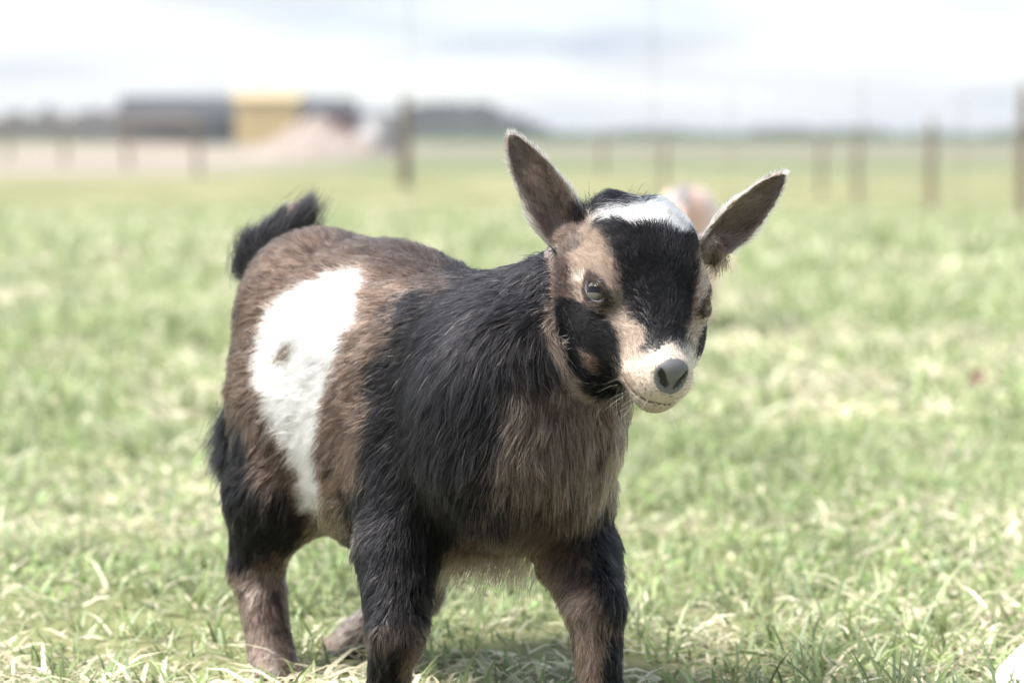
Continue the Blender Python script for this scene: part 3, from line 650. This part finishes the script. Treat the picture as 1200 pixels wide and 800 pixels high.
def paint(p, n, seed, jit=1.0):
    r_ = np.random.default_rng(seed); head, ear = zones(p); q = p.copy(); N_ = len(p)
    away = n[:, 1] > .25
    # the far side wears the mirrored pattern
    mid = (U2 + L2) / 2; lat = (q - mid) @ LFT; fl = away & ~head & (ear == 0) & (lat > 0) & (q[:, 2] > .14); q[fl] -= 2 * lat[fl, None] * LFT
    rr = (q - HC) @ HR; fl = head & (n @ HR > .55) & (rr > .03) & (p[:, 1] > 2.0); q[fl] -= 2 * rr[fl, None] * HR
    x, y = to_px(q); c = np.tile(BROWN, (N_, 1)); wob = fbm(p * 30, 40, 3); wob2 = fbm(p * 30, 44, 3)
    def run(sel, polys, j):
        xs, ys, cs = x[sel], y[sel], c[sel]; m = len(xs)
        for colr, pl, fe in polys:
            jx = r_.normal(0, 1, m) * fe * .6 * jit + wob[sel] * fe * 1.1; jy = r_.normal(0, 1, m) * fe * .6 * jit + wob2[sel] * fe * 1.1
            ip = inpoly(xs + jx, ys + jy, pl); cs[ip] = colr
        c[sel] = cs
    body = ~head & (ear == 0); run(np.where(body)[0], BODY_P, 1)
    hl = body & (x > 380) & (x < 560) & (p[:, 1] > 2.19) & (p[:, 2] < .15); c[hl] = TAN * 1.6        # far hind leg
    run(np.where(head)[0], HEAD_P, 1)
    r2, f2, u2 = head_local(p); k = head & (np.abs(r2) > 41) & (f2 < -38); c[k] = EARC * .9
    k = inpoly(x + r_.normal(0, 2, N_) * jit, y + r_.normal(0, 2, N_) * jit, EDGEP) & (r2 < 0) & (ear == 0); c[k] = np.where(head[k, None], TAN * 1.25, TAN * 1.0)      # pale edge where the jaw meets the neck
    for s_, ec, ax, la, up in EYE:
        qq = p - ec; e_ = ((qq @ la) / .0148) ** 2 + ((qq @ up + .001) / .0084) ** 2; k = head & (qq @ ax > 0) & (e_ < 1 + .3 * r_.random(N_)); c[k] = DBROWN * .55
    k = head & (f2 > 45) & (r_.random(N_) < .08); c[k] = TAN
    # tan edge along the cheek and jaw where face meets neck
    x0, y0 = x + r_.normal(0, 2, N_) * jit, y
    for i, E in enumerate(EARS):
        s, t, nn, ax = ear_local(p, E); k = ear == i + 1; h = E[3] * (np.clip(s, 0, 1) + .16) ** .5 * (1 - np.clip(s, 0, 1)) ** .74 * 1.66
        c[k] = EARC; inner = k & (np.abs(t) < .7 * h) & (s < .9); c[inner] = EARC * (.72 if i == 0 else .95) * np.array([1.05, .95, .95])
        rim = k & ((np.abs(t) > .86 * h) | (s > .95)); c[rim] = CREAM * .6  # pale edge: backlight along the ear rim painted into the hair colour
    tl = np.linalg.norm(p - TB, axis=1) < .045; d_ = TT - TB; tt = ((p - TB) @ d_) / (d_ @ d_); tl &= tt > -.25; c[tl] = BLACK * .9
    hoof = p[:, 2] < .012; c[hoof] = BLACK * 2
    return c, head, ear
def bald(p):
    """nose pad, nostrils, lips and lids carry no fur"""
    r, f, u = head_local(p)
    nose = ((r / 12.8) ** 2 + ((f - 75) / 13) ** 2 + ((u - 12.5) / 12.5) ** 2 < 1) & (u > .5 + .045 * r * r) & (f > 66 - .02 * r * r)
    b = nose.copy(); lips = np.zeros(len(p), bool)
    for a, q in zip(MOUTH[:-1], MOUTH[1:]):
        d = q - a; t = np.clip(((p - a) @ d) / (d @ d), 0, 1); lips |= np.linalg.norm(p - a - t[:, None] * d, axis=1) < .0021
    lid = np.zeros(len(p), bool)
    for s_, ec, ax, la, up in EYE:
        q = p - ec; lid |= (q @ ax > .003) & (((q @ la) / .0124) ** 2 + ((q @ up + .0014) / .0058) ** 2 < 1)
    return nose, lips, lid
vc, vhead, vear = paint(GP, GN, 60, .3)
nose, lips, lid = bald(GP)
_hf = head_local(GP)[1]; skin = vc * np.where(vhead & (_hf > 45), .8, .52)[:, None]; skin[nose] = (.125, .125, .135); skin[lips & ~nose] = (.085, .05, .042); skin[lid] = (.03, .026, .026)  # skin under the coat darkened: shade between hairs put into its colour
for ns in NOST:
    for a_, q_, w_ in zip(ns[:-1], ns[1:], (.0023, .0030, .0034, .0034, .0028, .0019)):
        d_ = q_ - a_; t_ = np.clip(((GP - a_) @ d_) / (d_ @ d_), 0, 1); skin[np.linalg.norm(GP - a_ - t_[:, None] * d_, axis=1) < w_] = (.010, .009, .010)
gme = mesh_np('body', GP, GF, True); color_attr(gme, skin); body = put('body', gme, SKIN, goat)

# fur density per face
fc = GP[GF].mean(1); fn = GN[GF].mean(1)
nz_, lp_, ld_ = bald(fc); hd_, er_ = zones(fc); _, ln_, _ = coat(fc); hr_, hf_, hu_ = head_local(fc)
dens = np.where(hd_, 2.6e6, np.where(er_ > 0, 2.0e6, 7.5e5 * np.clip(.018 / ln_, .7, 1.5)))
dens = np.where(hd_ & (hf_ > 40), 3.2e6, dens)
dens[(fn[:, 1] > .45)] *= .35; dens[nz_ | lp_ | ld_] = 0; dens[fc[:, 2] < .014] = 0
rp, rn = sample(GP, GF, GN, dens, 71)
fl, ln, li = coat(rp); hr, hf, hu = head_local(rp); hd, er = zones(rp)
tng = nrm(fl - (fl * rn).sum(1, keepdims=True) * rn); shift = np.where((hd | (er > 0))[:, None], 0, tng * (ln * .5)[:, None] + rn * .004)
col, _, _ = paint(rp + shift, rn, 72)
k_ = hd | (er > 0); col[k_] = paint(rp[k_], rn[k_], 172)[0]
# face: hair runs back from the nose and parts sideways
ff = -HF[None] * np.ones((len(rp), 1)) + HR[None] * (np.sign(hr) * np.clip(np.abs(hr) / 25, 0, 1) * .7)[:, None] - HU[None] * (np.clip(np.abs(hr) / 40, 0, 1) * .4)[:, None]
poll = hd & (hf < -52); ff[poll] += HR[None] * (np.sign(hr[poll]) * .8)[:, None] + HF[None] * .7
jaw = hd & (hu < -42); ff[jaw] += DN * .7 - HR * .3
fl[hd] = ff[hd]; w0 = np.clip((hu + 74) / 30, 0, 1)
ln_face = np.interp(hf, [-90, -60, -30, 0, 40, 58, 90], [.016, .013, .010, .0075, .0065, .0055, .0038]); ln_face = np.where(hu < -40, np.maximum(ln_face, .009), ln_face)
ln_face = np.where((np.abs(hr) > 39) & (hf < -36), .006, ln_face); ln = np.where(hd, ln_face * w0 + np.minimum(ln, .02) * (1 - w0), ln); li = np.where(hd, np.where(hf > 40, .55, .6), li)
for i, E in enumerate(EARS):
    k = er == i + 1; s, t, nn, ax = ear_local(rp, E); wv = np.cross(ax, nrm(E[2] - (E[2] @ ax) * ax))
    fl[hd & (np.abs(hr) > 41) & (hf < -38) & ((hr > 0) == (i == 1))] = ax
    fl[k] = (ax[None] + np.sign(t)[:, None] * wv[None] * .55)[k]; ln[k] = np.where(s < .4, .011, .0075)[k]; li[k] = .4
tl = np.linalg.norm(rp - TB, axis=1) < .04
# grizzle: single hairs lighter and darker than their neighbours, in locks
lk = np.floor((rp + .006 * np.stack([fbm(rp * 45, 95 + q, 2) for q in range(3)], 1)) / np.array([.007, .007, .011])).astype(np.int64)
_, lk = np.unique(lk[:, 0] * 73856093 ^ lk[:, 1] * 19349663 ^ lk[:, 2] * 83492791, return_inverse=True)
lock = (rng.random(lk.max() + 1)[lk] * 2 - 1)[:, None] * .75 + .5 * fbm(rp * np.array([60, 60, 25]), 91, 3)[:, None]; lock = np.where(hd[:, None], lock * .45, lock); rnd = rng.random((len(rp), 1))
isblack = (col.max(1, keepdims=True) < .025); iswhite = col.min(1, keepdims=True) > .6
col = col * np.where(iswhite, .92 + .1 * rnd, np.where(isblack, .7 + .8 * rnd, (.35 + 1.25 * rnd) * (1 + .5 * lock)))
mix_ = (rng.random(len(rp)) < .035) & isblack[:, 0] & ~hd; col[mix_] = BROWN * 1.1
dark = ((lock[:, 0] > .62) & (rng.random(len(rp)) < .8)) & ~isblack[:, 0] & ~iswhite[:, 0] & ~hd & (er == 0); col[dark] = DBROWN * .55
mix_ = (rng.random(len(rp)) < .18 + .2 * lock[:, 0]) & ~isblack[:, 0] & ~iswhite[:, 0] & ~hd & (er == 0); col[mix_] = DBROWN * .6
rad = np.where(hd, .00013, np.where(er > 0, .00012, .0002))
rad = np.where(hd & (hf > 40), .00009, rad)
grav = np.where(hd | (er > 0), 0, np.clip((ln - .02) * 12, 0, .3))
clump = np.where(hd, .22, np.where(er > 0, .3, np.clip(.58 + (ln - .022) * 10, .55, .72)))
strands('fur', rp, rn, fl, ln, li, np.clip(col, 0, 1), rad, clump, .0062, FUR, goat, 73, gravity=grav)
print('FUR', len(rp), 'BODY', len(GP))

# long hair: tail brush, tuft on the thigh, crown tuft, eyelashes
def tuft(name, n, base_fn, dir_fn, length, colr, rad, seed, clump=.5, cell=.006):
    r = np.random.default_rng(seed); u = r.random(n); p = base_fn(u, r); d = dir_fn(u, r); nn = nrm(d + r.normal(0, .12, (n, 3)))
    fl = nrm(np.cross(nn, r.normal(size=(n, 3)))) + d * .01
    c = np.asarray(colr)[None] * (.6 + .9 * r.random((n, 1)))
    return p, nn, d, c
def brush(name, n, base_fn, dir_fn, len_fn, colr, rad, seed, bend, clump, cell):
    r = np.random.default_rng(seed); u = r.random(n); p = base_fn(u, r); d = nrm(dir_fn(u, r) + r.normal(0, .10, (n, 3))); ref = nrm(bend)
    nrmv = nrm(ref - (d * ref).sum(1, keepdims=True) * d)
    c = np.asarray(colr)[None] * (.6 + .9 * r.random((n, 1)))
    strands(name, p, -nrmv, d, len_fn(u) * np.ones(n), np.full(n, .25), c, rad, clump, cell, FUR, goat, seed + 1, wav=.05)
UPI = W(600, 300, 2.26) - W(600, 400, 2.26); UPI = nrm(UPI); RT = np.array([1., 0, 0])
tailA, tailB = W(284, 322, 2.262), W(342, 284, 2.268)
TLD = np.random.default_rng(404).normal(0, 1, (12, 3)); TLL = np.random.default_rng(405).uniform(.75, 1.25, 12)
brush('tail_hair', 9500, lambda u, r: tailA + (tailB - tailA) * ((np.floor(u * 12) + .5) / 12)[:, None] ** .8 + r.normal(0, .0062, (len(u), 3)),
      lambda u, r: UPI * .9 + RT * (.1 + .6 * u[:, None]) + np.array([0, .1, 0]) + TLD[np.floor(u * 12).astype(int)] * .22 + r.normal(0, .05, (len(u), 3)), lambda u: (.032 + .010 * u) * TLL[np.floor(u * 12).astype(int)], BLACK * .8, .00013, 80, RT, .55, .014)
brush('thigh_tuft', 3200, lambda u, r: W(280, 482, 2.215) + (W(276, 540, 2.21) - W(280, 482, 2.215)) * u[:, None] + r.normal(0, .007, (len(u), 3)),
      lambda u, r: -RT * .55 - UPI * .75, lambda u: .022, BLACK, .00014, 83, UPI, .5, .009)
brush('chest_fringe', 1600, lambda u, r: W(520, 640, 2.05) + (W(625, 645, 2.03) - W(520, 640, 2.05)) * u[:, None] + r.normal(0, .009, (len(u), 3)),
      lambda u, r: -UPI - RT * .35, lambda u: .024, TAUPE, .00014, 86, BK, .5, .009)
brush('crown_hair', 1500, lambda u, r: H(-44, -66, -16) + (H(6, -80, -18) - H(-44, -66, -16)) * u[:, None] + r.normal(0, .004, (len(u), 3)),
      lambda u, r: -HF * .6 + HU * .4 + HR * (u[:, None] * 1.2 - .6), lambda u: .013, BLACK, .00012, 88, -HU, .5, .006)

for s_, ec, ax, la, up in EYE:
    brush('eyelash', 130 if s_ < 0 else 50, lambda u, r: ec + la * ((u[:, None] - .5) * .020) + up * (.0036 - .012 * ((u[:, None] - .5) ** 2)) + ax * (.0122 - .02 * (u[:, None] - .5) ** 2) + r.normal(0, .0004, (len(u), 3)),
          lambda u, r: ax * .8 - up * .25 + la * (u[:, None] - .5) * .9, lambda u: .0048 if s_ < 0 else .003, DBROWN * .5, .00008, 120 + s_, up, .1, .004)
for i_, E in enumerate(EARS):
    b0, t0, n0, h0 = E; ax0 = nrm(t0 - b0); nn0 = nrm(n0 - (n0 @ ax0) * ax0); w0_ = np.cross(ax0, nn0)
    brush('ear_hair', 900, lambda u, r: b0 + (t0 - b0) * (.16 + .5 * u[:, None]) + w0_ * (r.uniform(-.8, .8, (len(u), 1)) * h0 * (1 - .6 * u[:, None])) - nn0 * .004 * (1 - u[:, None]),
          lambda u, r: ax0 * .8 + nn0 * .35 + w0_ * r.normal(0, .35, (len(u), 1)), lambda u: .013 - .006 * u, EARC * 1.25, .00009, 130 + i_, w0_, .35, .005)

WSK = [g_ for g_ in MOUTH[1:-1]]
brush('whisker', 34, lambda u, r: np.array([WSK[int(q * .999 * len(WSK))] for q in u]) - HU * .004 + HU * r.normal(0, .006, (len(u), 1)),
      lambda u, r: HR * ((u[:, None] - .5) * 2.2) + HF * .5 - HU * .55, lambda u: .017, CREAM, .00006, 140, DN, .0, .01)

def eye_mat():
    m, t, o = mat_new('goat_eye'); tc = N(t, 'ShaderNodeTexCoord'); sp = N(t, 'ShaderNodeSeparateXYZ'); L(t, tc.outputs['Object'], sp.inputs[0])
    def M_(op, a, b_=0.0):
        x = N(t, 'ShaderNodeMath', operation=op)
        for i, v in enumerate((a, b_)):
            if isinstance(v, (int, float)): x.inputs[i].default_value = v
            else: L(t, v, x.inputs[i])
        return x.outputs[0]
    ax_, ay_ = M_('ABSOLUTE', sp.outputs['X']), M_('ABSOLUTE', sp.outputs['Y'])
    rad = M_('SQRT', M_('ADD', M_('MULTIPLY', ax_, ax_), M_('MULTIPLY', ay_, ay_)))
    r = N(t, 'ShaderNodeValToRGB'); e = r.color_ramp.elements; e[0].position = 0; e[0].color = (.07, .068, .06, 1); e[1].position = 1; e[1].color = (.03, .025, .022, 1)
    x = e.new(.62); x.color = (.10, .098, .085, 1); x = e.new(.74); x.color = (.018, .016, .015, 1); x = e.new(.82); x.color = (.03, .026, .022, 1)
    nz = N(t, 'ShaderNodeTexNoise'); nz.inputs['Scale'].default_value = 700; L(t, tc.outputs['Object'], nz.inputs['Vector'])
    rr = M_('ADD', M_('DIVIDE', rad, .0105), M_('MULTIPLY', M_('SUBTRACT', nz.outputs['Fac'], .5), .14)); L(t, rr, r.inputs[0])
    pup = M_('MAXIMUM', M_('DIVIDE', ax_, .0062), M_('DIVIDE', ay_, .0024)); ps = N(t, 'ShaderNodeMapRange'); ps.inputs['From Min'].default_value = .85; ps.inputs['From Max'].default_value = 1.05; L(t, pup, ps.inputs['Value'])
    mx = N(t, 'ShaderNodeMix', data_type='RGBA'); L(t, ps.outputs[0], mx.inputs['Factor']); mx.inputs[6].default_value = (.004, .004, .005, 1); L(t, r.outputs[0], mx.inputs[7])
    b = N(t, 'ShaderNodeBsdfPrincipled'); L(t, mx.outputs[2], b.inputs['Base Color']); b.inputs['Roughness'].default_value = .04; b.inputs['Specular IOR Level'].default_value = .5
    b.inputs['IOR'].default_value = 1.36
    L(t, b.outputs[0], o.inputs[0]); return m
EYEM = eye_mat()
def sphere_mesh(name, rad, nu=40, nv=28):
    V, F = [], []
    for i in range(nv + 1):
        a = math.pi * i / nv
        for k in range(nu): b = 2 * math.pi * k / nu; V.append((rad * math.sin(a) * math.cos(b), rad * math.sin(a) * math.sin(b), rad * math.cos(a) * (1.06 if i < 6 else 1)))
    for i in range(nv):
        for k in range(nu): F.append((i*nu + k, (i+1)*nu + k, (i+1)*nu + (k+1) % nu, i*nu + (k+1) % nu))
    return mesh_np(name, V, F, True)
eme = sphere_mesh('eye', .0117)
for s_, ec, ax, la, up in EYE:
    gaze = nrm(ax - up * .07); x_ = np.cross(np.array([0, 0, 1.]), gaze); x_ = nrm(x_); y_ = np.cross(gaze, x_)
    o = put('eye', eme, EYEM)
    M4 = Matrix(((x_[0], y_[0], gaze[0], ec[0]), (x_[1], y_[1], gaze[1], ec[1]), (x_[2], y_[2], gaze[2], ec[2]), (0, 0, 0, 1)))
    o.parent = goat; o.matrix_parent_inverse = Matrix.Translation(goat.location).inverted(); o.matrix_basis = M4

# ------------------------------------------------------------------ a second kid grazing behind, seen from the rear
def small_goat(px, d, yaw):
    gp = gpos(px, d); z0 = gp.z; fw = np.array([math.sin(yaw), math.cos(yaw), 0]); sd = np.array([math.cos(yaw), -math.sin(yaw), 0]); up = np.array([0, 0, 1.])
    O = np.array([gp.x, gp.y, z0]); P_ = lambda f, s, u: O + fw * f + sd * s + up * u
    f = Field([axis(gp.x - .34, gp.x + .34, .0055), axis(gp.y - .2, gp.y + .62, .0055), axis(z0 - .02, z0 + .38, .0055)])
    for a in ((P_(0, 0, .28), .054, P_(.22, 0, .275), .05), (P_(0, 0, .23), .05, P_(.2, 0, .22), .056), (P_(.2, 0, .24), .058, P_(.34, 0, .17), .036), (P_(.34, 0, .17), .034, P_(.40, 0, .08), .022)): f.cone(*a, k=.03)
    for s_ in (-1, 1):
        f.cone(P_(.36, s_ * .03, .17), .010, P_(.33, s_ * .09, .15), .006, k=.008)
        for x, hk in ((-.01, -.03), (.20, .0)):
            f.cone(P_(x, s_ * .032, .19), .03, P_(x + hk, s_ * .034, .10), .016, k=.02); f.cone(P_(x + hk, s_ * .034, .10), .016, P_(x, s_ * .034, .015), .013, k=.008)
    f.cone(P_(-.05, 0, .30), .014, P_(-.085, 0, .27), .009, k=.01)
    P, F = f.mesh(); n = vnormals(P, F); root = empty('tan_goat', tuple(O)); tag(root, 'pale tan goat grazing far behind, its rump showing beside the crown of the front goat', 'goat')
    def colf(p):
        c = np.tile(np.array([.66, .45, .38]), (len(p), 1)); q = p - O; s = q @ sd; u = q @ up; c[(np.abs(s + .004) < .022) & (u > .29)] = (.20, .18, .18); c[u < .03] = (.05, .04, .04); return c
    me = mesh_np('body', P, F, True); color_attr(me, colf(P)); put('body', me, SKIN, root)
    rp, rn = sample(P, F, n, np.full(len(F), 1.2e5), 5); fl = -fw[None] * .6 - up[None] * .8 + 0 * rp
    strands('fur', rp, rn, fl, np.full(len(rp), .016), np.full(len(rp), .4), colf(rp) * (.7 + .6 * rng.random((len(rp), 1))), .0003, .4, .012, FUR, root, 6)
small_goat(802, 6.1, R(8))

# ------------------------------------------------------------------ small things
PALE = mat_simple('white_limestone', (.74, .73, .71), (.82, .81, .79), 30, .8, .25)
a = np.linspace(0, 2 * np.pi, 40, endpoint=False); th = np.linspace(.02, np.pi * .62, 20); TH, AA = np.meshgrid(th, a, indexing='ij')
D_ = np.stack([np.sin(TH) * np.cos(AA), np.sin(TH) * np.sin(AA), np.cos(TH)], -1).reshape(-1, 3)
rk = D_ * np.array([.085, .07, .062]) * (1 + .10 * fbm(D_ * .9, 15, 3)[:, None]) + np.array([.448, 2.12, -.004])
i, k = np.meshgrid(np.arange(19), np.arange(40), indexing='ij'); k2 = (k + 1) % 40
o = put('rock', mesh_np('rock', rk, np.stack([i*40+k, (i+1)*40+k, (i+1)*40+k2, i*40+k2], -1).reshape(-1, 4), True), PALE)
tag(o, 'rounded white rock at the bottom right corner of the grass', 'rock')
LEAF = mat_simple('dry_leaf', (.17, .10, .08), (.26, .17, .14), 40, .7, .3)
lp = gpos(1145, 4.75); lv, lf = [], []
for q in range(9):
    s = q / 8; w = .017 * math.sin(math.pi * (s * .9 + .06)); c = Vector((lp.x - .02 + .018 * math.sin(s * 3), lp.y + .01 * s, lp.z + .004 + .04 * s + .012 * math.sin(s * 4)))
    for e in (-1, 0, 1): lv.append((c.x + w * e, c.y - .010 * abs(e) + .006 * s, c.z + .006 * abs(e) * math.cos(q)))
for q in range(8):
    for e in (0, 1): lf.append((q*3+e, q*3+e+1, q*3+e+4, q*3+e+3))
me = bpy.data.meshes.new('dry_leaf'); me.from_pydata(lv, [], lf); o = put('dry_leaf', me, LEAF); md = o.modifiers.new('thick', 'SOLIDIFY'); md.thickness = .0012
tag(o, 'curled brown dry leaf caught in the grass on the right', 'leaf')
